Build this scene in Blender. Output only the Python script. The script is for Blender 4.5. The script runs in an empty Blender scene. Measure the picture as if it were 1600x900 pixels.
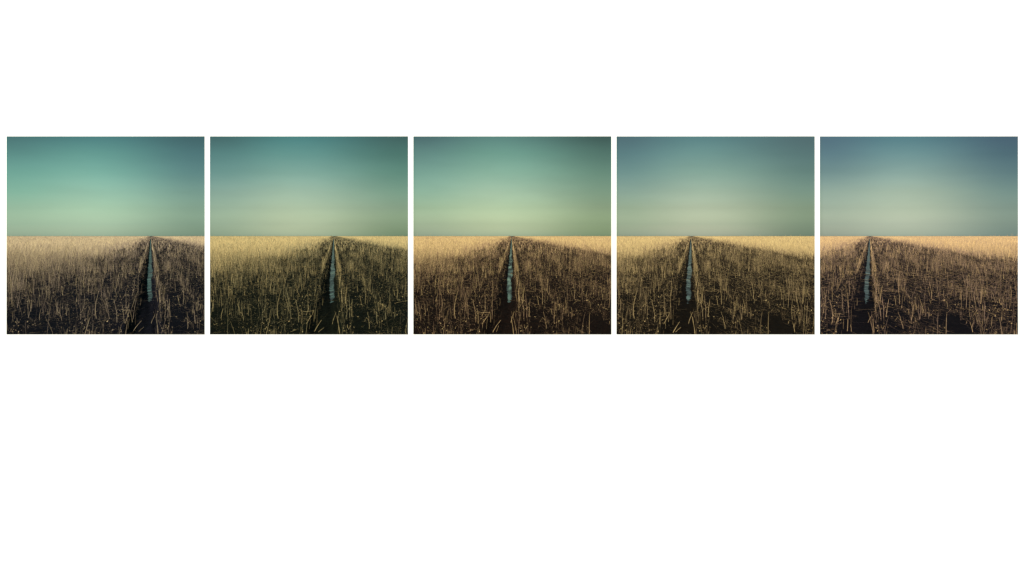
import bpy, math, numpy as np
from math import radians as R

# ------------------------------------------------------------------ camera, sky, sun, exposure
S = bpy.context.scene
COL = S.collection
H = 1.9                      # eye height in metres
F = 900.0                    # focal length in units of a 1600 wide frame
VPS = [235.5, 521.5, 799.5, 1080.0, 1359.0]      # direction each ditch runs in
EDGE = [6.0, 324.0, 642.0, 959.5, 1277.0, 1594.5]  # directions where one field meets the next

cam = bpy.data.cameras.new('camera')
cam.sensor_width = 36.0
cam.lens = F / 1600 * 36.0
cam.shift_y = -81.3 / 1600
cam.clip_start = 0.05
cam.clip_end = 20000
camo = bpy.data.objects.new('camera', cam)
COL.objects.link(camo)
camo.location = (0, 0, H)
camo.rotation_euler = (R(90), 0, 0)
S.camera = camo

SUN_EL, SUN_AZ = 24.0, 205.0
sun = bpy.data.lights.new('sun', 'SUN')
sun.energy = 4.6
sun.angle = R(0.6)
sun.color = (1.0, 0.93, 0.82)
suno = bpy.data.objects.new('sun', sun)
COL.objects.link(suno)
suno.rotation_euler = (R(90 - SUN_EL), 0, R(180 - SUN_AZ) + R(0))

S.view_settings.view_transform = 'Standard'
S.view_settings.look = 'None'
S.view_settings.exposure = 0.25
S.view_settings.gamma = 1.0
S.view_settings.use_curve_mapping = False
S.render.engine = 'CYCLES'
S.cycles.max_bounces = 5
EXPO = 2 ** S.view_settings.exposure

w = bpy.data.worlds.new('World')
S.world = w
w.use_nodes = True
nt = w.node_tree
nt.nodes.clear()
def N(t, **k):
    n = nt.nodes.new(t)
    for a, b in k.items():
        setattr(n, a, b)
    return n
def math_node(op, a, b=None, clamp=False):
    n = N('ShaderNodeMath', operation=op, use_clamp=clamp)
    for i, v in enumerate((a, b)):
        if v is None: continue
        if isinstance(v, (int, float)): n.inputs[i].default_value = v
        else: nt.links.new(v, n.inputs[i])
    return n.outputs[0]
sky = N('ShaderNodeTexSky', sky_type='NISHITA', sun_disc=False)
sky.sun_elevation = R(SUN_EL)
sky.sun_rotation = R(SUN_AZ)
sky.dust_density = 2.0
tc = N('ShaderNodeTexCoord')
sep = N('ShaderNodeSeparateXYZ')
nt.links.new(tc.outputs['Generated'], sep.inputs[0])
fy = math_node('MAXIMUM', sep.outputs['Y'], 0.15)
az = math_node('DIVIDE', sep.outputs['X'], fy)              # bearing across the plain
el = math_node('DIVIDE', sep.outputs['Z'], fy)              # height above the skyline
azn = math_node('ADD', math_node('MULTIPLY', az, F / 1600), 0.5, True)
# the sky's own colours: (left, middle, right) of the sky over each field, four heights
SKY_AT = (213, 255, 295, 330, 365)
SKY = [
  [(72,115,115),(74,126,126),(64,100,104), (68,105,105),(72,128,127),(64,98,95), (75,108,110),(88,132,125),(62,90,85), (78,108,115),(86,128,130),(80,107,110), (82,112,126),(84,128,136),(72,98,114)],
  [(98,155,145),(108,168,155),(80,125,128), (92,142,138),(110,160,150),(80,128,115), (105,150,138),(120,170,150),(90,130,115), (95,135,135),(118,158,148),(88,122,118), (95,130,135),(118,155,152),(80,112,120)],
  [(128,182,158),(140,188,165),(112,152,140), (130,165,150),(150,182,160),(115,155,132), (138,180,155),(158,192,162),(118,150,125), (130,160,145),(155,180,158),(115,145,130), (140,165,152),(160,182,163),(114,144,138)],
  [(150,185,155),(168,200,168),(130,160,138), (150,175,150),(172,192,160),(134,158,130), (155,180,145),(178,200,160),(136,156,122), (150,170,140),(175,188,158),(130,150,122), (160,177,155),(174,188,162),(128,150,134)],
  [(154,178,147),(164,188,157),(124,150,126), (147,168,140),(174,188,154),(123,147,113), (156,173,143),(177,192,153),(130,152,113), (151,166,138),(175,184,155),(118,138,114), (157,168,147),(170,182,159),(122,142,130)],
]
ROW_Y = (213, 240, 270, 300, 325, 350, 365)
SKY_Y = [(368.7 - y) / F for y in ROW_Y]
# what the untinted Nishita sky gives in those directions (8-bit, at exposure -1.5)
RAW_X = (40, 160, 480, 800, 1120, 1440, 1560)
RAW = [
  [(87,100,106),(88,102,109),(90,106,117),(95,113,126),(100,118,130),(104,121,130),(104,121,128)],
  [(90,102,105),(90,103,108),(94,109,117),(100,116,126),(105,122,130),(107,123,128),(108,122,126)],
  [(93,102,100),(94,104,103),(99,112,114),(105,120,123),(110,124,127),(111,124,123),(111,123,121)],
  [(93,98,90),(94,101,94),(101,110,105),(109,120,115),(113,123,118),(112,120,113),(111,118,110)],
  [(87,89,78),(90,91,81),(98,102,92),(106,111,101),(109,114,103),(106,109,97),(104,107,94)],
  [(72,71,61),(74,73,63),(81,81,71),(88,89,78),(90,90,79),(86,87,76),(84,85,75)],
  [(60,60,52),(61,61,54),(66,66,59),(71,72,64),(72,74,66),(71,72,65),(70,71,64)],
]
GAIN = 4.0
def lin(c):
    c = c / 255.0
    return c / 12.92 if c <= 0.04045 else ((c + 0.055) / 1.055) ** 2.4
STR = 0.10
def row_ramp(row, raw):
    r = N('ShaderNodeValToRGB')
    cr = r.color_ramp
    cr.interpolation = 'EASE'
    stops = []
    for i in range(5):
        a, b = EDGE[i] + 4, EDGE[i + 1] - 4
        for k, x in enumerate((a + 6, a + 0.42 * (b - a), b - 2)):
            c = [float(np.interp(ROW_Y[row], SKY_AT, [SKY[q][i * 3 + k][ch] for q in range(5)])) for ch in range(3)]
            stops.append((x / 1600, [lin(v) / EXPO / float(np.interp(x, RAW_X, [lin(p[ch]) * 2 ** 1.5 for p in raw])) / GAIN for ch, v in enumerate([.92 * q + .08 * sum(c) / 3 for q in c])]))
    while len(cr.elements) > 1:
        cr.elements.remove(cr.elements[-1])
    for j, (x, c) in enumerate(stops):
        e = cr.elements[0] if j == 0 else cr.elements.new(x)
        e.position = x
        e.color = (*c, 1)
    nt.links.new(azn, r.inputs[0])
    return r.outputs[0]
rows = [row_ramp(i, RAW[i]) for i in range(7)]
cur = rows[6]
for i in range(5, -1, -1):
    m = N('ShaderNodeMapRange', interpolation_type='LINEAR')
    nt.links.new(el, m.inputs[0])
    m.inputs[1].default_value = SKY_Y[i + 1]
    m.inputs[2].default_value = SKY_Y[i]
    mx = N('ShaderNodeMix', data_type='RGBA')
    nt.links.new(m.outputs[0], mx.inputs[0])
    nt.links.new(cur, mx.inputs[6])
    nt.links.new(rows[i], mx.inputs[7])
    cur = mx.outputs[2]
mul = N('ShaderNodeMix', data_type='RGBA', blend_type='MULTIPLY')
mul.inputs[0].default_value = 1
nt.links.new(sky.outputs[0], mul.inputs[6])
gn = N('ShaderNodeVectorMath', operation='SCALE')
gn.inputs[3].default_value = GAIN
nt.links.new(cur, gn.inputs[0])
# thin uneven haze in the air
nz = N('ShaderNodeTexNoise'); nz.inputs['Scale'].default_value = 9; nz.inputs['Detail'].default_value = 5
stretch = N('ShaderNodeMapping'); stretch.inputs['Scale'].default_value = (1, 1, 4)
nt.links.new(tc.outputs['Generated'], stretch.inputs['Vector']); nt.links.new(stretch.outputs[0], nz.inputs['Vector'])
hz = N('ShaderNodeMapRange')
hz.inputs[1].default_value, hz.inputs[2].default_value, hz.inputs[3].default_value, hz.inputs[4].default_value = .3, .7, GAIN * 1.0, GAIN * 1.07
nt.links.new(nz.outputs[0], hz.inputs[0]); nt.links.new(hz.outputs[0], gn.inputs[3])
nt.links.new(gn.outputs[0], mul.inputs[7])
bg = N('ShaderNodeBackground')
bg.inputs[1].default_value = STR
nt.links.new(mul.outputs[2], bg.inputs[0])
out = N('ShaderNodeOutputWorld')
nt.links.new(bg.outputs[0], out.inputs[0])

# ------------------------------------------------------------------ helpers
def tag(o, label=None, cat=None, group=None, kind=None):
    for k, v in (('label', label), ('category', cat), ('group', group), ('kind', kind)):
        if v: o[k] = v
    return o
def link(name, me, parent=None):
    o = bpy.data.objects.new(name, me)
    COL.objects.link(o)
    if parent: o.parent = parent
    return o
def mesh(name, co, faces_list, mat=None, tone=None, smooth=False):
    """faces_list: list of int arrays (n, k)"""
    me = bpy.data.meshes.new(name)
    co = np.asarray(co, np.float32)
    me.vertices.add(len(co))
    me.vertices.foreach_set('co', co.ravel())
    loops = np.concatenate([f.ravel() for f in faces_list]).astype(np.int32)
    tot = np.concatenate([np.full(len(f), f.shape[1]) for f in faces_list]).astype(np.int32)
    start = np.concatenate([[0], np.cumsum(tot)[:-1]]).astype(np.int32)
    me.loops.add(len(loops))
    me.loops.foreach_set('vertex_index', loops)
    me.polygons.add(len(tot))
    me.polygons.foreach_set('loop_start', start)
    me.polygons.foreach_set('loop_total', tot)
    if smooth: me.polygons.foreach_set('use_smooth', np.ones(len(tot), bool))
    me.update(calc_edges=True)
    if tone is not None:
        a = me.attributes.new('tone', 'FLOAT', 'POINT')
        a.data.foreach_set('value', np.asarray(tone, np.float32))
    if mat: me.materials.append(mat)
    return me

def principled(name, rough=0.8, spec=0.2):
    m = bpy.data.materials.new(name)
    m.use_nodes = True
    b = m.node_tree.nodes['Principled BSDF']
    b.inputs['Roughness'].default_value = rough
    b.inputs['Specular IOR Level'].default_value = spec
    return m, m.node_tree, b

# ------------------------------------------------------------------ materials
WHERE = ['leftmost', 'second', 'middle', 'fourth', 'rightmost']
# the five fields differ a little in the colour of their earth and straw
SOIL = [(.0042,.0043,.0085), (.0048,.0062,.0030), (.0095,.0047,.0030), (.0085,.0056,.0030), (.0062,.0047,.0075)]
STRAW = [((.225,.170,.125),(.65,.50,.28)), ((.195,.168,.080),(.67,.50,.215)), ((.255,.158,.085),(.71,.50,.215)), ((.238,.165,.082),(.71,.515,.225)), ((.250,.158,.110),(.76,.50,.23))]
def straw_mat(i):
    m, t, b = principled('dry_straw', 0.65, 0.25)
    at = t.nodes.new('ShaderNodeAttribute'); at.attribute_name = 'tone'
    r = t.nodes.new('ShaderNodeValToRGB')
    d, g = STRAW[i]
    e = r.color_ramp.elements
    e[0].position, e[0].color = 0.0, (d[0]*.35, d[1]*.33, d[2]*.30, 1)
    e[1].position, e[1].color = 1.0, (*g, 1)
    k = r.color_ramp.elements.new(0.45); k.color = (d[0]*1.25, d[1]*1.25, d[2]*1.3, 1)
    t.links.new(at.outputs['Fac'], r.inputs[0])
    # knots and weather stains along each stalk
    geo = t.nodes.new('ShaderNodeNewGeometry')
    nz = t.nodes.new('ShaderNodeTexNoise'); nz.inputs['Scale'].default_value = 14; nz.inputs['Detail'].default_value = 2
    t.links.new(geo.outputs['Position'], nz.inputs['Vector'])
    mr = t.nodes.new('ShaderNodeMapRange')
    mr.inputs[1].default_value, mr.inputs[2].default_value, mr.inputs[3].default_value, mr.inputs[4].default_value = .3, .7, .6, 1.15
    t.links.new(nz.outputs[0], mr.inputs[0])
    vm = t.nodes.new('ShaderNodeVectorMath'); vm.operation = 'SCALE'
    t.links.new(r.outputs[0], vm.inputs[0]); t.links.new(mr.outputs[0], vm.inputs[3])
    t.links.new(vm.outputs[0], b.inputs['Base Color'])
    return m
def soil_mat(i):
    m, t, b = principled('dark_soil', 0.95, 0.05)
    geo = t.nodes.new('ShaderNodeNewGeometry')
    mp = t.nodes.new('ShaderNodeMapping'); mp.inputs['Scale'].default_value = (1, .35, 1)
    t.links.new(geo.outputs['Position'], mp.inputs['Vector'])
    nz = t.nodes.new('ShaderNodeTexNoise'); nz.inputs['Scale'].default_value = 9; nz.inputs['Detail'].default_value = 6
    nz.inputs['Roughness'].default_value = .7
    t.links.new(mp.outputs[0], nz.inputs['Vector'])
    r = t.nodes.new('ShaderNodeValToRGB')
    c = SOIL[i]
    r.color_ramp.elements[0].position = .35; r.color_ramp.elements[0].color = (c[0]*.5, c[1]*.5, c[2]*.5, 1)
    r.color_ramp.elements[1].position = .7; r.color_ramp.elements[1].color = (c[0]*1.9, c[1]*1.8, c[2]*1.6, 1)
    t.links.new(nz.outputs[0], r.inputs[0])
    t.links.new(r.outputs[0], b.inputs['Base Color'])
    bp = t.nodes.new('ShaderNodeBump'); bp.inputs['Strength'].default_value = .8; bp.inputs['Distance'].default_value = .06
    t.links.new(nz.outputs[0], bp.inputs['Height']); t.links.new(bp.outputs[0], b.inputs['Normal'])
    return m
def water_mat():
    m, t, b = principled('ditch_water', 0.12, 0.5)
    b.inputs['Base Color'].default_value = (.040, .044, .042, 1)
    geo = t.nodes.new('ShaderNodeNewGeometry')
    mp = t.nodes.new('ShaderNodeMapping'); mp.inputs['Scale'].default_value = (1, .07, 1)
    t.links.new(geo.outputs['Position'], mp.inputs['Vector'])
    nz = t.nodes.new('ShaderNodeTexNoise'); nz.inputs['Scale'].default_value = 5.5; nz.inputs['Detail'].default_value = 4
    t.links.new(mp.outputs[0], nz.inputs['Vector'])
    # scum and mud islands: rougher, browner patches in the water
    r = t.nodes.new('ShaderNodeMapRange')
    r.inputs[1].default_value, r.inputs[2].default_value, r.inputs[3].default_value, r.inputs[4].default_value = .40, .65, .16, .5
    t.links.new(nz.outputs[0], r.inputs[0]); t.links.new(r.outputs[0], b.inputs['Roughness'])
    r2 = t.nodes.new('ShaderNodeMapRange')
    r2.inputs[1].default_value, r2.inputs[2].default_value, r2.inputs[3].default_value, r2.inputs[4].default_value = .36, .66, .15, .05
    t.links.new(nz.outputs[0], r2.inputs[0]); t.links.new(r2.outputs[0], b.inputs['Specular IOR Level'])
    b.inputs['IOR'].default_value = 1.33
    bp = t.nodes.new('ShaderNodeBump'); bp.inputs['Strength'].default_value = .15; bp.inputs['Distance'].default_value = .04
    t.links.new(nz.outputs[0], bp.inputs['Height']); t.links.new(bp.outputs[0], b.inputs['Normal'])
    return m
def paint_mat():
    m, t, b = principled('white_paint', 0.9, 0.1)
    b.inputs['Base Color'].default_value = (.91, .92, .95, 1)
    nz = t.nodes.new('ShaderNodeTexNoise'); nz.inputs['Scale'].default_value = 180
    bp = t.nodes.new('ShaderNodeBump'); bp.inputs['Strength'].default_value = .03; bp.inputs['Distance'].default_value = .001
    t.links.new(nz.outputs[0], bp.inputs['Height']); t.links.new(bp.outputs[0], b.inputs['Normal'])
    return m
PLACE = ['the leftmost view', 'the second view from left', 'the middle view', 'the fourth view from left', 'the rightmost view']
MSTRAW = [straw_mat(i) for i in range(5)]
MSOIL = [soil_mat(i) for i in range(5)]
MWATER = water_mat()
MPAINT = paint_mat()

# ------------------------------------------------------------------ white wall with five square openings
WD = 3.05                    # distance from the eye to the wall
PW = [(10.2, 319.8), (328.0, 637.6), (645.8, 955.2), (963.2, 1273.0), (1281.0, 1590.6)]
PY = (213.0, 522.6)
def build_wall():
    k = WD / F
    T, SPL = 0.012, 0.0125                  # the openings flare out behind the face
    zt, zb = H + (368.7 - PY[0]) * k, H + (368.7 - PY[1]) * k
    X0, X1, Z0, Z1 = -6.0, 6.0, -0.3, 3.5
    xs = [X0] + [(v - 800) * k for p in PW for v in p] + [X1]
    co, faces = [], []
    def sheet(y, e, flip):
        x = list(xs)
        for j in range(1, 11): x[j] += (-e if j % 2 else e)
        zz = [Z0, zb - e, zt + e, Z1]
        b = len(co)
        for z in zz:
            for v in x: co.append((v, y, z))
        n = len(x)
        for r in range(3):
            for c in range(n - 1):
                if r == 1 and c % 2 == 1: continue
                q = [b + r*n + c, b + r*n + c + 1, b + (r+1)*n + c + 1, b + (r+1)*n + c]
                faces.append(q[::-1] if flip else q)
        return b, n
    b0, n = sheet(WD, 0.0, False)
    b1, n = sheet(WD + T, SPL, True)
    for c in range(1, 11, 2):               # splayed reveals
        loop = [n + c, n + c + 1, 2*n + c + 1, 2*n + c]
        for a in range(4):
            p, q = loop[a], loop[(a + 1) % 4]
            faces.append([b0 + q, b0 + p, b1 + p, b1 + q])
    rim = [0, n - 1, 4*n - 1, 3*n]
    for a in range(4):
        p, q = rim[a], rim[(a + 1) % 4]
        faces.append([b0 + p, b0 + q, b1 + q, b1 + p])
    o = link('white_wall', mesh('white_wall', co, [np.array(faces)], MPAINT))
    tag(o, 'plain white wall framing five equal square views of a stubble field', 'wall')
build_wall()

# ------------------------------------------------------------------ the ground: one sheet with five water ditches
rng = np.random.default_rng(11)
DU = [-.005, -.020, -.030, -.037, -.043]      # where each ditch runs, a little left of the eye
def ditch_shift(z):          # the ditch wanders a little
    y = H * F / z
    return H * (-0.020 * np.clip((y - 40) / 100, 0, 1.3) + 0.010 * np.sin(z * .42) * np.clip(y / 60, 0, 1) + 0.006 * np.sin(z * 1.3 + 1))
ZR = np.concatenate([np.linspace(5.2, 40, 300), np.geomspace(40, 800, 130)[1:], [1500, 3000, 9000]])
# cross-section in eye heights: (offset, depth)
PROF = [(-.36, 0), (-.30, .010), (-.255, .012), (-.215, .002), (-.17, -.022), (-.125, -.045), (-.085, -.066), (-.045, -.084), (-.01, -.086), (.03, -.080),
        (.06, -.064), (.085, -.045), (.11, -.020), (.135, .006), (.17, .012), (.21, .008), (.26, 0)]
WATER = -.0705
def bank_height(u):
    return np.interp(u, [p[0] for p in PROF], [p[1] for p in PROF]) * H
def build_ground():
    co, f, fm = [], [], []
    n = len(PROF) + 2
    gr = np.random.default_rng(77)
    for i in range(5):
        b = len(co)
        for z in ZR:
            xl, xr, xv = [(v - 800) / F * z for v in (EDGE[i], EDGE[i+1], VPS[i])]
            co.append((xl, z, 0))
            fade = float(np.clip((1400 - z) / 600, 0, 1))
            dry = .30 * float(np.clip((30 - z) / 10, 0, 1)) + .70 * float(np.clip((19.0 - z) / 4.5, 0, 1))          # the bed rises out of the water towards the eye
            for j, (u, d) in enumerate(PROF):
                rough = .0 if j in (0, len(PROF) - 1) else 1.0
                far = float(np.clip(2.2 - z / 40, .35, 1))
                du = gr.normal(0, .0045) * rough * far + .007 * math.sin(z * .5 + j) * rough
                dd = gr.normal(0, .0032) * rough * far + .0045 * math.sin(z * .31 + j * 2.1) * rough
                if d < -.05: d = d + dry * .034
                co.append((xv + DU[i] * H * fade + (u + du) * H * fade + (ditch_shift(z) if abs(u) < .3 else 0), z, (d + dd) * H * fade))
            co.append((xr, z, 0))
        for r in range(len(ZR) - 1):
            for c in range(n - 1):
                f.append((b + r*n + c, b + r*n + c + 1, b + (r+1)*n + c + 1, b + (r+1)*n + c)); fm.append(i)
    # the rest of the plain: before the ditches, and out to either side
    def add(pts, m):
        b = len(co); co.extend(pts); f.append((b, b+1, b+2, b+3)); fm.append(m)
    z0, z1 = ZR[0], ZR[-1]
    xl = lambda z: (EDGE[0] - 800) / F * z
    xr = lambda z: (EDGE[5] - 800) / F * z
    add([(-9000, -9000, 0), (9000, -9000, 0), (9000, z0, 0), (-9000, z0, 0)], 2)
    add([(-9000, z0, 0), (xl(z0), z0, 0), (xl(z1), z1, 0), (-9000, z1, 0)], 0)
    add([(xr(z0), z0, 0), (9000, z0, 0), (9000, z1, 0), (xr(z1), z1, 0)], 4)
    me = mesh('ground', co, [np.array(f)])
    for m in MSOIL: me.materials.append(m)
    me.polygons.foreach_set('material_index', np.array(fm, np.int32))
    tag(link('ground', me), 'bare dark earth of the flat stubble field cut by ditches', 'ground', None, 'structure')
build_ground()

def build_water(i):
    zs = np.concatenate([np.linspace(H * F / 112, 60, 60), np.geomspace(60, 600, 40)[1:]])
    co = []
    for z in zs:
        xv = (VPS[i] - 800) / F * z + ditch_shift(z) + DU[i] * H
        co += [(xv - .11 * H, z, WATER * H), (xv + .08 * H, z, WATER * H)]
    k = np.arange(len(zs) - 1) * 2
    f = np.stack([k, k + 1, k + 3, k + 2], 1)
    o = link('ditch_water', mesh('ditch_water', co, [f], MWATER))
    tag(o, 'narrow strip of dull blue-green water lying in the ditch of ' + PLACE[i], 'water', 'water in the five ditches', 'structure')
for i in range(5): build_water(i)

# ------------------------------------------------------------------ the stubble
def tubes(base, pts, rad, tone, sides=3):
    """base (n,3); pts (n,k,3) offsets; rad (n,k); returns co, faces, tone"""
    n, k, _ = pts.shape
    ang = rng.uniform(0, 6.28, (n, 1, 1)) + np.arange(sides) * 2 * math.pi / sides
    ring = np.stack([np.cos(ang), np.sin(ang), np.zeros_like(ang)], -1)       # n,1,s,3
    d = np.diff(pts, axis=1); d = np.concatenate([d, d[:, -1:]], 1)
    d /= np.linalg.norm(d, axis=2, keepdims=True) + 1e-9
    ref = np.where(np.abs(d[..., 2:3]) > .6, np.array([1., 0, 0]), np.array([0., 0, 1]))
    e1 = np.cross(d, ref); e1 /= np.linalg.norm(e1, axis=2, keepdims=True) + 1e-9
    e2 = np.cross(d, e1)
    c, s = np.cos(ang), np.sin(ang)
    off = e1[:, :, None, :] * c[..., None] + e2[:, :, None, :] * s[..., None]
    co = base[:, None, None, :] + pts[:, :, None, :] + off * rad[:, :, None, None]
    idx = np.arange(n * k * sides).reshape(n, k, sides)
    nx = np.roll(idx, -1, axis=2)
    f = np.stack([idx[:, :-1], nx[:, :-1], nx[:, 1:], idx[:, 1:]], -1).reshape(-1, 4)
    return co.reshape(-1, 3), f, np.repeat(tone, k * sides)
def blades(base, top, wid, yaw, tone, nseg=1):
    n = len(base)
    d = np.stack([np.cos(yaw), np.sin(yaw), np.zeros(n)], 1) * (wid / 2)[:, None]
    co = np.stack([base - d, base + d, base + top + d * .5, base + top - d * .5], 1).reshape(-1, 3)
    f = np.arange(n * 4).reshape(n, 4)
    return co, f, np.repeat(tone, 4)
def vnoise(a, b, seed):
    r = np.random.default_rng(seed).random((64, 64))
    ia, ib = np.floor(a).astype(int), np.floor(b).astype(int)
    fa, fb = a - ia, b - ib
    fa, fb = fa*fa*(3-2*fa), fb*fb*(3-2*fb)
    g = lambda i, j: r[i % 64, j % 64]
    return (g(ia,ib)*(1-fa)+g(ia+1,ib)*fa)*(1-fb) + (g(ia,ib+1)*(1-fa)+g(ia+1,ib+1)*fa)*fb
def sstep(x, a, b):
    t = np.clip((x - a) / (b - a), 0, 1); return t * t * (3 - 2 * t)
def zone(u):                 # 0 in the thinned strip along the ditch, 1 in the tall uncut crop
    return np.maximum(sstep(u, 4.6, 6.6), .85 * sstep(-u, .6, 4.2))
def crop(u):                 # the uncut crop begins on a fairly sharp line
    return np.maximum(sstep(u, 4.3, 5.7), .9 * sstep(-u, 1.9, 3.9))
def keep_prob(u, y):
    """how thick the stalks stand at lateral offset u (eye heights) and distance H*F/y"""
    lz = np.log(np.maximum(y, .5)) * 6
    n = vnoise(u * 3.1 + 20, lz * 1.0 + 7, 3) * .6 + vnoise(u * 9 + 50, lz * 2.3, 4) * .4
    p = .35 + .9 * n
    p *= .45 + .55 * sstep(n, .3, .6)
    rowp = .5 + .5 * np.cos(u * 2 * math.pi / .62 + .7 + 5 * (vnoise(u * .8 + 11, lz * .5, 41) - .5))          # old drill rows
    p *= 1 - .66 * (1 - zone(u)) * (1 - rowp) * sstep(10 - np.abs(u) * 2, 0, 8)
    p *= (1 - .40 * sstep(y, 90, 120)) * (1 + .7 * sstep(-u, .6, 1.6) * (1 - sstep(y, 60, 100)))
    p = np.where((u > -.52) & (u < -.27), p * .45, p)
    p = np.where((u > .25) & (u < .40), p * .55, p)
    p = np.where((u > -.26) & (u < -.14), .22, p)
    p = np.where((u > -.14) & (u < .09), 0, p)
    p = np.where((u > .09) & (u < .115), .4, p)                  # the ditch
    p = np.where((u > .115) & (u < .22), np.maximum(p, 1.0 - .75 * sstep(y, 55, 100)), p)  # fringes on its banks
    p = np.where((u > -.37) & (u < -.26) & (y < 60), .95, p)
    p = np.where((u > .86) & (u < 1.12) & (y > 126), 0, p)       # bare hole
    return p
CLASSES = [  # y range (1600-px units below the skyline), stalks per square unit (a/y^2), builder
  ('near', 60, 250), ('mid', 24, 60), ('far', 1.6, 24)]
def sample(y0, y1, dens, xr=(-480, 490)):
    """random ground points, even in the landscape's own u / log-distance density"""
    ys = np.linspace(y0, y1, 400)
    d = dens(ys)
    cdf = np.cumsum(d); tot = d.mean() * (y1 - y0) * (xr[1] - xr[0])
    n = int(tot)
    y = np.interp(rng.random(n), cdf / cdf[-1], ys)
    x = rng.uniform(xr[0], xr[1], n)
    return x / y, y
def in_field(i, u, y):
    x = (u + DU[i]) * y + VPS[i]
    lo = EDGE[i] if i > 0 else -240
    hi = EDGE[i + 1] if i < 4 else 1840
    return (x > lo) & (x < hi)
def place(i, u, y):
    z = H * F / y
    return np.stack([(VPS[i] - 800) / F * z + (u + DU[i]) * H + np.where(np.abs(u) < .3, ditch_shift(z), 0), z, bank_height(u)], 1)

# --- one layout, laid out the same along each ditch
L = {}
u, y = sample(58, 250, lambda q: 1250 / q**2)
k = rng.random(len(u)) < keep_prob(u, y); L['near'] = (u[k], y[k])
u, y = sample(14, 58, lambda q: 2600 / q**2)
k = rng.random(len(u)) < keep_prob(u, y); k &= rng.random(len(u)) < sstep(y, 13, 30); L['mid'] = (u[k], y[k])
u, y = sample(.6, 46, lambda q: 2600 / (q**2 + 16) * (1 - sstep(q, 12, 46)))
k = rng.random(len(u)) < keep_prob(u, y) * (.34 + .5 * crop(u)) + .4 * crop(u); L['far'] = (u[k], y[k])

def tuft(u, y, share, su, sy):
    """gather a share of the stalks into tufts"""
    n = len(u); c = rng.choice(n, max(1, int(n * .085)), replace=False)
    wt = rng.gamma(1.2, 1, len(c)); wt /= wt.sum()
    j = rng.choice(c, n, p=wt)
    g = (rng.random(n) < share) & ((u < -.4) | (u > .25))
    ok = (u[j] < -.4) | (u[j] > .28)
    g &= ok
    sc = 1 + 1.5 * zone(u[j])
    return np.where(g, u[j] + rng.normal(0, su, n) * sc, u), np.where(g, y[j] * np.exp(rng.normal(0, sy, n)), y)
for k_, a_ in (('near', (.50, .032, .028)), ('mid', (.42, .045, .035))):
    L[k_] = tuft(*L[k_], *a_)
def stalk_params(u, y):
    n = len(u); zn = zone(u)
    hgt = H * (np.where(rng.random(n) < .72, rng.gamma(4, .10 / 4, n), rng.uniform(.14, .32, n)) + zn * rng.uniform(.08, .36, n))
    hgt = np.clip(hgt, .04 * H, .6 * H)
    fr = ((u > .115) & (u < .22)) | ((u > -.37) & (u < -.26) & (y < 60))
    tone = np.clip(rng.beta(.8, 1.15, n) * 1.0 + zn * .34 + .12 * crop(u) * sstep(60 - y, 0, 50) - .10 * (1 - crop(u)) * sstep(30 - y, 0, 15) + .26 * (vnoise(u * .9 + 40, np.log(y) * 4, 29) - .5) + .22 * fr + .07 * sstep(-u, .6, 1.6) * (1 - sstep(y, 60, 100)) - .14 * sstep(y, 90, 120), 0, 1)  # last term paints the foreground dimming into the colour of the nearest stalks
    return hgt, tone
GEO = []
def bank(kind, u, y, make):
    GEO.append((kind, u, y, make))

def near_geo(u, y, hgt, tone):
    n = len(u)
    lean = rng.normal(0, .075, (n, 2)); lean[:, 1] *= 2.0
    bend = rng.normal(0, .09, (n, 2))
    brk = rng.random(n) < .28
    t = np.array([0, .45, .8, 1.0])
    p = np.zeros((n, 4, 3))
    for k in range(4):
        p[:, k, 0] = hgt * (lean[:, 0] * t[k] + bend[:, 0] * t[k]**2)
        p[:, k, 1] = hgt * (lean[:, 1] * t[k] + bend[:, 1] * t[k]**2)
        p[:, k, 2] = hgt * t[k]
    a = rng.uniform(0, 6.28, n); ln = hgt * rng.uniform(.25, .6, n); dr = rng.uniform(-.9, .3, n)
    tip = p[:, 2] + np.stack([np.cos(a) * ln, np.sin(a) * ln, dr * ln], 1)
    p[:, 3] = np.where(brk[:, None], tip, p[:, 3])
    r0 = H * np.clip(rng.gamma(3, .00034, n), .0006, .0021)
    rad = r0[:, None] * np.array([1.15, 1.0, .85, .55])
    return p, rad

def field_mesh(i):
    parts = []
    def add(c): parts.append(c)
    # standing stalks
    for kind in ('near', 'mid', 'far', 'reed'):
        u, y, st = DATA[kind]
        m = in_field(i, u, y)
        if kind == 'near': m &= ~HERO
        base = place(i, u[m], y[m])
        if kind in ('far', 'reed'):
            add(blades(base, st['top'][m], st['w'][m], st['yaw'][m], st['tone'][m]))
        else:
            add(tubes(base, st['p'][m], st['r'][m], st['tone'][m]))
    # fallen and propped straws
    u, y, st = DATA['litter']
    m = in_field(i, u, y)
    add(tubes(place(i, u[m], y[m]) + np.array([0, 0, .006]), st['p'][m], st['r'][m], st['tone'][m]))
    u, y, st = DATA['chips']
    m = in_field(i, u, y)
    b = place(i, u[m], y[m]) + np.array([0, 0, .012])
    add(blades(b, st['top'][m], st['w'][m], st['yaw'][m], st['tone'][m]))
    co, fs, tn, o = [], [], [], 0
    for c, f, t in parts:
        co.append(c); fs.append(f + o); tn.append(t); o += len(c)
    return mesh('stubble', np.concatenate(co), [np.concatenate(fs)], MSTRAW[i], np.concatenate(tn))

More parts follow.
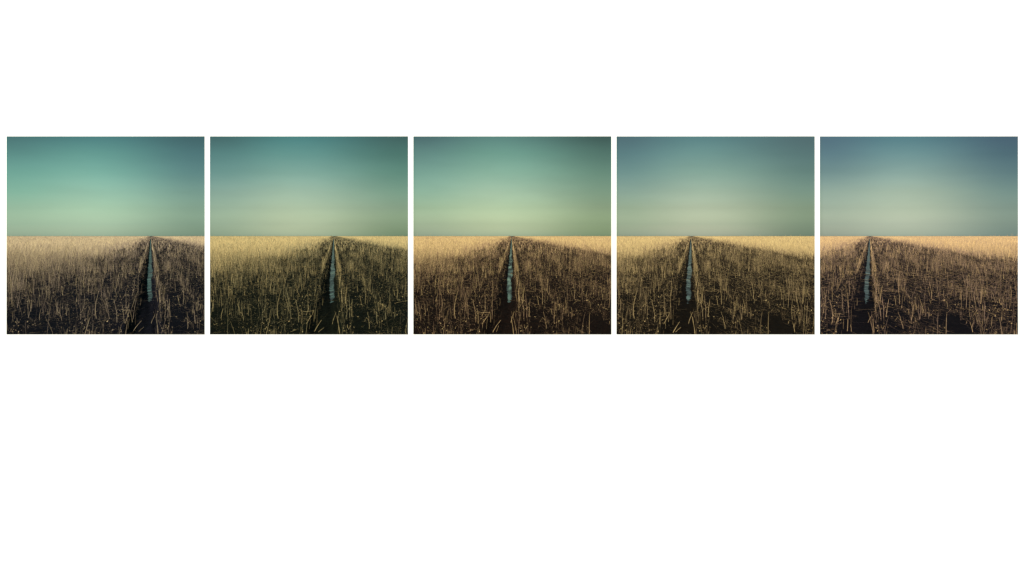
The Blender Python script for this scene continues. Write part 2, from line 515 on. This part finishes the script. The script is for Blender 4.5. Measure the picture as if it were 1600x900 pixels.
DATA = {}
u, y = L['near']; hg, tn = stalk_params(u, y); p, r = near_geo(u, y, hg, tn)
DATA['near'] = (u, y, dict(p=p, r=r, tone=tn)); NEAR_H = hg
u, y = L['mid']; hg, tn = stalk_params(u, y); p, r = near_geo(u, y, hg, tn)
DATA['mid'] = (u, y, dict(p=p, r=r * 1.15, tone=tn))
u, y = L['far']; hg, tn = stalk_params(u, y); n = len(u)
top = np.stack([rng.normal(0, .12, n) * hg, rng.normal(0, .12, n) * hg, hg], 1)
DATA['far'] = (u, y, dict(top=top, w=H * np.maximum(.007, .30 / y) * rng.uniform(.6, 1.3, n), yaw=rng.normal(0, .5, n), tone=tn))
# taller weeds scattered far off, breaking the skyline
u, y = sample(3, 26, lambda q: 4 / q)
nn = vnoise(u * 1.3 + 30, np.log(y) * 5, 17)
k = (rng.random(len(u)) < nn**3) & (zone(u) > .6); u, y = u[k], y[k]; n = len(u)
hg = H * rng.uniform(.85, 1.22, n)
DATA['reed'] = (u, y, dict(top=np.stack([rng.normal(0, .08, n) * hg, rng.normal(0, .08, n) * hg, hg], 1), w=H * np.maximum(.006, .16 / y), yaw=rng.normal(0, .4, n), tone=rng.uniform(.35, .9, n)))
# litter
u, y = sample(14, 250, lambda q: 4200 / q**2 * (1 - .30 * sstep(q, 80, 118)))
k = (rng.random(len(u)) < .12 + .88 * vnoise(u * 4 + 9, np.log(y) * 9, 8)**1.6) & ~((u > -.13) & (u < .085)) & ~((u > -.30) & (u < .2) & (rng.random(len(u)) < .45)) & ~((u > .86) & (u < 1.12) & (y > 126))
u, y = u[k], y[k]; n = len(u)
a = rng.uniform(0, 6.28, n); ln = H * rng.gamma(1.8, .030, n); up = np.abs(rng.normal(0, .38, n)); cv = rng.normal(0, .18, n)
d = np.stack([np.cos(a) * np.cos(up), 2.6 * np.sin(a) * np.cos(up), np.sin(up)], 1) * ln[:, None]
mid = d * .5 + np.stack([-np.sin(a), np.cos(a), np.abs(cv) * .6], 1) * (cv * ln)[:, None]; mid[:, 2] = np.abs(mid[:, 2])
DATA['litter'] = (u, y, dict(p=np.stack([np.zeros((n, 3)), mid, d], 1), r=H * (rng.uniform(.0006, .0016, n) * (1 - .52 * sstep(y, 80, 115)))[:, None] * np.array([1, 1, .6]), tone=np.clip(rng.beta(.9, 1.5, n) + .1 * zone(u) - .04 * sstep(y, 85, 120), 0, 1)))  # nearest straws get a little of the same dimming painted into their tone
# leaf scraps on the soil
u, y = sample(40, 200, lambda q: 3200 / (q**2 + 6000))
k = (rng.random(len(u)) < .1 + vnoise(u * 5, np.log(y) * 8, 21)**2) & ~((u > -.2) & (u < .10)) & ~((u > .86) & (u < 1.12) & (y > 126))
u, y = u[k], y[k]; n = len(u)
s = H * rng.gamma(2, .0034, n).clip(.0025, .0095); a = rng.uniform(0, 6.28, n)
DATA['chips'] = (u, y, dict(top=np.stack([np.cos(a) * s, np.sin(a) * s, s * rng.uniform(.3, 1.4, n)], 1), w=s * rng.uniform(.4, 1.1, n), yaw=rng.normal(0, .7, n), tone=rng.beta(.9, .6, n)))

# the tallest front stalks are things of their own
uN, yN, stN = DATA['near']
score = NEAR_H * yN * ((yN > 80) & (yN < 144) & (np.abs(uN) < 2.2))
HERO = np.zeros(len(uN), bool)
for i in range(5):
    m = in_field(i, uN, yN) & (np.abs(uN * yN + VPS[i] - (EDGE[i] + EDGE[i+1]) / 2) < 152)
    idx = np.where(m)[0]
    HERO[idx[np.argsort(-score[idx])[:14]]] = True
for i in range(5):
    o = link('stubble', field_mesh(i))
    tag(o, 'pale dry crop stubble covering the dark field in ' + PLACE[i], 'stubble', None, 'stuff')

stalk_meshes = {}
for j in np.where(HERO)[0]:
    c, f, t = tubes(np.zeros((1, 3)), stN['p'][j:j+1], stN['r'][j:j+1] * 1.0, stN['tone'][j:j+1] * .7 + .15, 5)
    stalk_meshes[j] = mesh('dry_stalk', c, [f], None, t)
    stalk_meshes[j].materials.append(MSTRAW[0])
def slot(o, i):
    o.material_slots[0].link = 'OBJECT'
    o.material_slots[0].material = MSTRAW[i]
for i in range(5):
    m = HERO & in_field(i, uN, yN)
    for j in np.where(m)[0]:
        o = link('dry_stalk', stalk_meshes[j])
        b = place(i, uN[j:j+1], yN[j:j+1])[0]
        o.location = b; slot(o, i)
        tag(o, 'tall dry stalk standing in the front stubble of ' + PLACE[i], 'stalk', 'tall stalks in ' + PLACE[i])

# --- single stalks one can pick out, the same ones along every ditch: (offset, base) in units below the skyline, height in eye heights, lean, bend
PICK = [(-68,129,.31,-.07,.02), (-88,129,.34,.05,-.05), (-56,135,.27,-.11,.03), (-41,115,.26,-.03,0), (-31,95,.28,.10,.04), (-45,73,.25,0,.03),
        (22,127,.24,-.10,.05), (27,128,.28,-.04,.02), (30,126,.22,.06,0), (48,107,.34,-.02,.01), (66,135,.21,.01,.02), (80,130,.18,.02,0),
        (54,145,.18,-.14,.02), (12.5,103,.36,-.08,.01), (-112,120,.24,.10,.08), (-142,132,.16,-.04,0), (124,80,.30,.03,0), (152,112,.33,.08,.0),
        (98,98,.25,-.05,.03), (176,104,.27,.03,.0), (205,84,.28,-.03,.02), (-165,96,.26,.06,.03), (-190,118,.27,-.06,.03), (-205,84,.24,.02,.05)]
rng = np.random.default_rng(5)
def stalk_mesh(h, lean, bend, r):
    t = np.linspace(0, 1, 7)
    p = np.stack([h * H * (lean * t + bend * np.sin(t * 4)), h * H * rng.normal(0, .12) * t, h * H * t], 1)
    p[1:-1, 0] += rng.normal(0, .0016 * H, 5)
    c, f, tn = tubes(np.zeros((1, 3)), p[None], (r * H * np.linspace(1.1, .55, 7))[None], np.array([rng.uniform(.45, .75)]), 6)
    cs, fs, ts = [c], [f], [tn]; o = len(c)
    for q in range(2):                       # a torn leaf sheath hanging from the stalk
        k = rng.integers(2, 6); sd = rng.choice([-1, 1]); L_ = H * rng.uniform(.035, .08)
        lp = p[k] + np.stack([sd * L_ * np.array([0, .35, .7]), L_ * np.array([0, .2, .3]), L_ * np.array([0, .35, -.25])], 1)
        c, f, tn = tubes(np.zeros((1, 3)), lp[None], (H * np.array([.0014, .0016, .0006]))[None], np.array([.7]), 4)
        cs.append(c); fs.append(f + o); ts.append(tn); o += len(c)
    me = mesh('dry_stalk', np.concatenate(cs), [np.concatenate(fs)], MSTRAW[0], np.concatenate(ts))
    return me
def seen(i, u, y, m=3):
    x = u * y + VPS[i] + DU[i] * y
    return EDGE[i] + 4 + m < x < EDGE[i + 1] - 4 - m
picked = [(x / y - DU[2], y, stalk_mesh(h, l, b, rng.uniform(.0015, .0026))) for x, y, h, l, b in PICK]
for i in range(5):
    for u, y, me in picked:
        if not seen(i, u, y): continue
        o = link('dry_stalk', me)
        o.location = place(i, np.array([u]), np.array([y]))[0]; slot(o, i)
        tag(o, 'tall dry stalk standing in the front stubble of ' + PLACE[i], 'stalk', 'tall stalks in ' + PLACE[i])

def stick_mesh(name, lines, r, tone=.72):
    cs, fs, ts, o = [], [], [], 0
    for ln in lines:
        p = np.array(ln, float) * H
        k = len(p)
        c, f, tn = tubes(np.zeros((1, 3)), p[None], (r * H * np.linspace(1, .6, k))[None], np.array([tone]), 5)
        cs.append(c); fs.append(f + o); ts.append(tn); o += len(c)
    return mesh(name, np.concatenate(cs), [np.concatenate(fs)], MSTRAW[0], np.concatenate(ts))
vr = np.random.default_rng(31)
SPECIAL = [  # name, category, (x, y), height of the base, mesh, label
  ('fallen_straw', 'straw', (-26.4, 145), -.012, stick_mesh('fallen_straw', [[(0,0,0),(.030,.02,.07),(.065,.05,.135)]], .0021), 'longer of two straws stuck in the black ditch of '),
  ('fallen_straw', 'straw', (-22.6, 145), -.012, stick_mesh('fallen_straw', [[(0,0,0),(.03,.02,.045),(.062,.05,.085)]], .0020), 'shorter of two straws stuck in the black ditch of '),
  ('broken_stalk', 'stalk', (-42, 139), 0, stick_mesh('broken_stalk', [
      [(.0,0,0),(.03,0,.05),(.065,0,.10),(.080,0,.145)], [(.085,.03,.02),(.088,.02,.08),(.086,0,.152)], [(.086,0,.148),(.01,-.02,.143),(-.062,-.01,.15)],
      [(-.05,.02,.0),(-.045,.01,.10),(-.055,0,.19)], [(-.05,0,.12),(-.01,0,.17),(.035,.02,.165)], [(0,0,.10),(.03,.02,.18),(.02,.03,.215)], [(.02,0,.03),(.05,0,.09),(.03,0,.125)]], .0017, .72),
      'snapped, folded dry stalks left of the ditch in '),
  ('leaning_stalk', 'stalk', (2.2, 131), 0, stick_mesh('leaning_stalk', [[(0,0,0),(.010,0,.06),(.03,0,.115),(.048,0,.165)]], .0019), 'dry stalk leaning right beside the ditch in '),
  ('leaning_stalk', 'stalk', (10.4, 150), 0, stick_mesh('leaning_stalk', [[(0,0,0),(-.006,0,.08),(-.016,0,.15),(-.022,0,.21)]], .0020), 'dry stalk leaning left beside the ditch in '),
  ('fallen_straw', 'straw', (98, 106), .006, stick_mesh('fallen_straw', [[(0,0,0),(.08,.1,.02),(.165,.15,.03)]], .0019, .9), 'long pale straw lying right of the ditch in '),
]
for i in range(5):
    for name, cat, (x, y), dz, me, lab in SPECIAL:
        u = x / y - DU[2]
        if not seen(i, u, y): continue
        o = link(name, me)
        o.location = place(i, np.array([u]), np.array([y]))[0] + np.array([vr.normal(0, .02), 0, dz])*H; slot(o, i)
        o.rotation_euler.z = vr.normal(0, .5)
        o.scale = (vr.uniform(.75, 1.2) * (1 if i % 2 == 0 or name != 'broken_stalk' else .85), 1, vr.uniform(.75, 1.1))
        tag(o, lab + PLACE[i], cat)

# weeds where each ditch runs out at the skyline
rng = np.random.default_rng(9)
for side, px in (('left', -1.5), ('right', 1.9)):
    n = 34
    b = np.stack([rng.normal(0, .42, n), rng.normal(0, .8, n), np.zeros(n)], 1)
    t = np.stack([rng.normal(0, .35, n), rng.normal(0, .35, n), rng.uniform(.7, 2.9, n) * np.exp(-b[:, 0]**2)], 1)
    c, f, tn = blades(b, t, rng.uniform(.07, .16, n), rng.normal(0, .6, n), rng.uniform(.05, .45, n))
    me = mesh('weed_clump', c, [f], MSTRAW[0], tn)
    for i in range(5):
        o = link('weed_clump', me); slot(o, i)
        z = 400.0
        o.location = ((VPS[i] - 800) / F * z + px + DU[i] * H, z, 0)
        tag(o, 'tiny skyline weed clump ' + side + ' of the ditch in ' + PLACE[i], 'weeds')
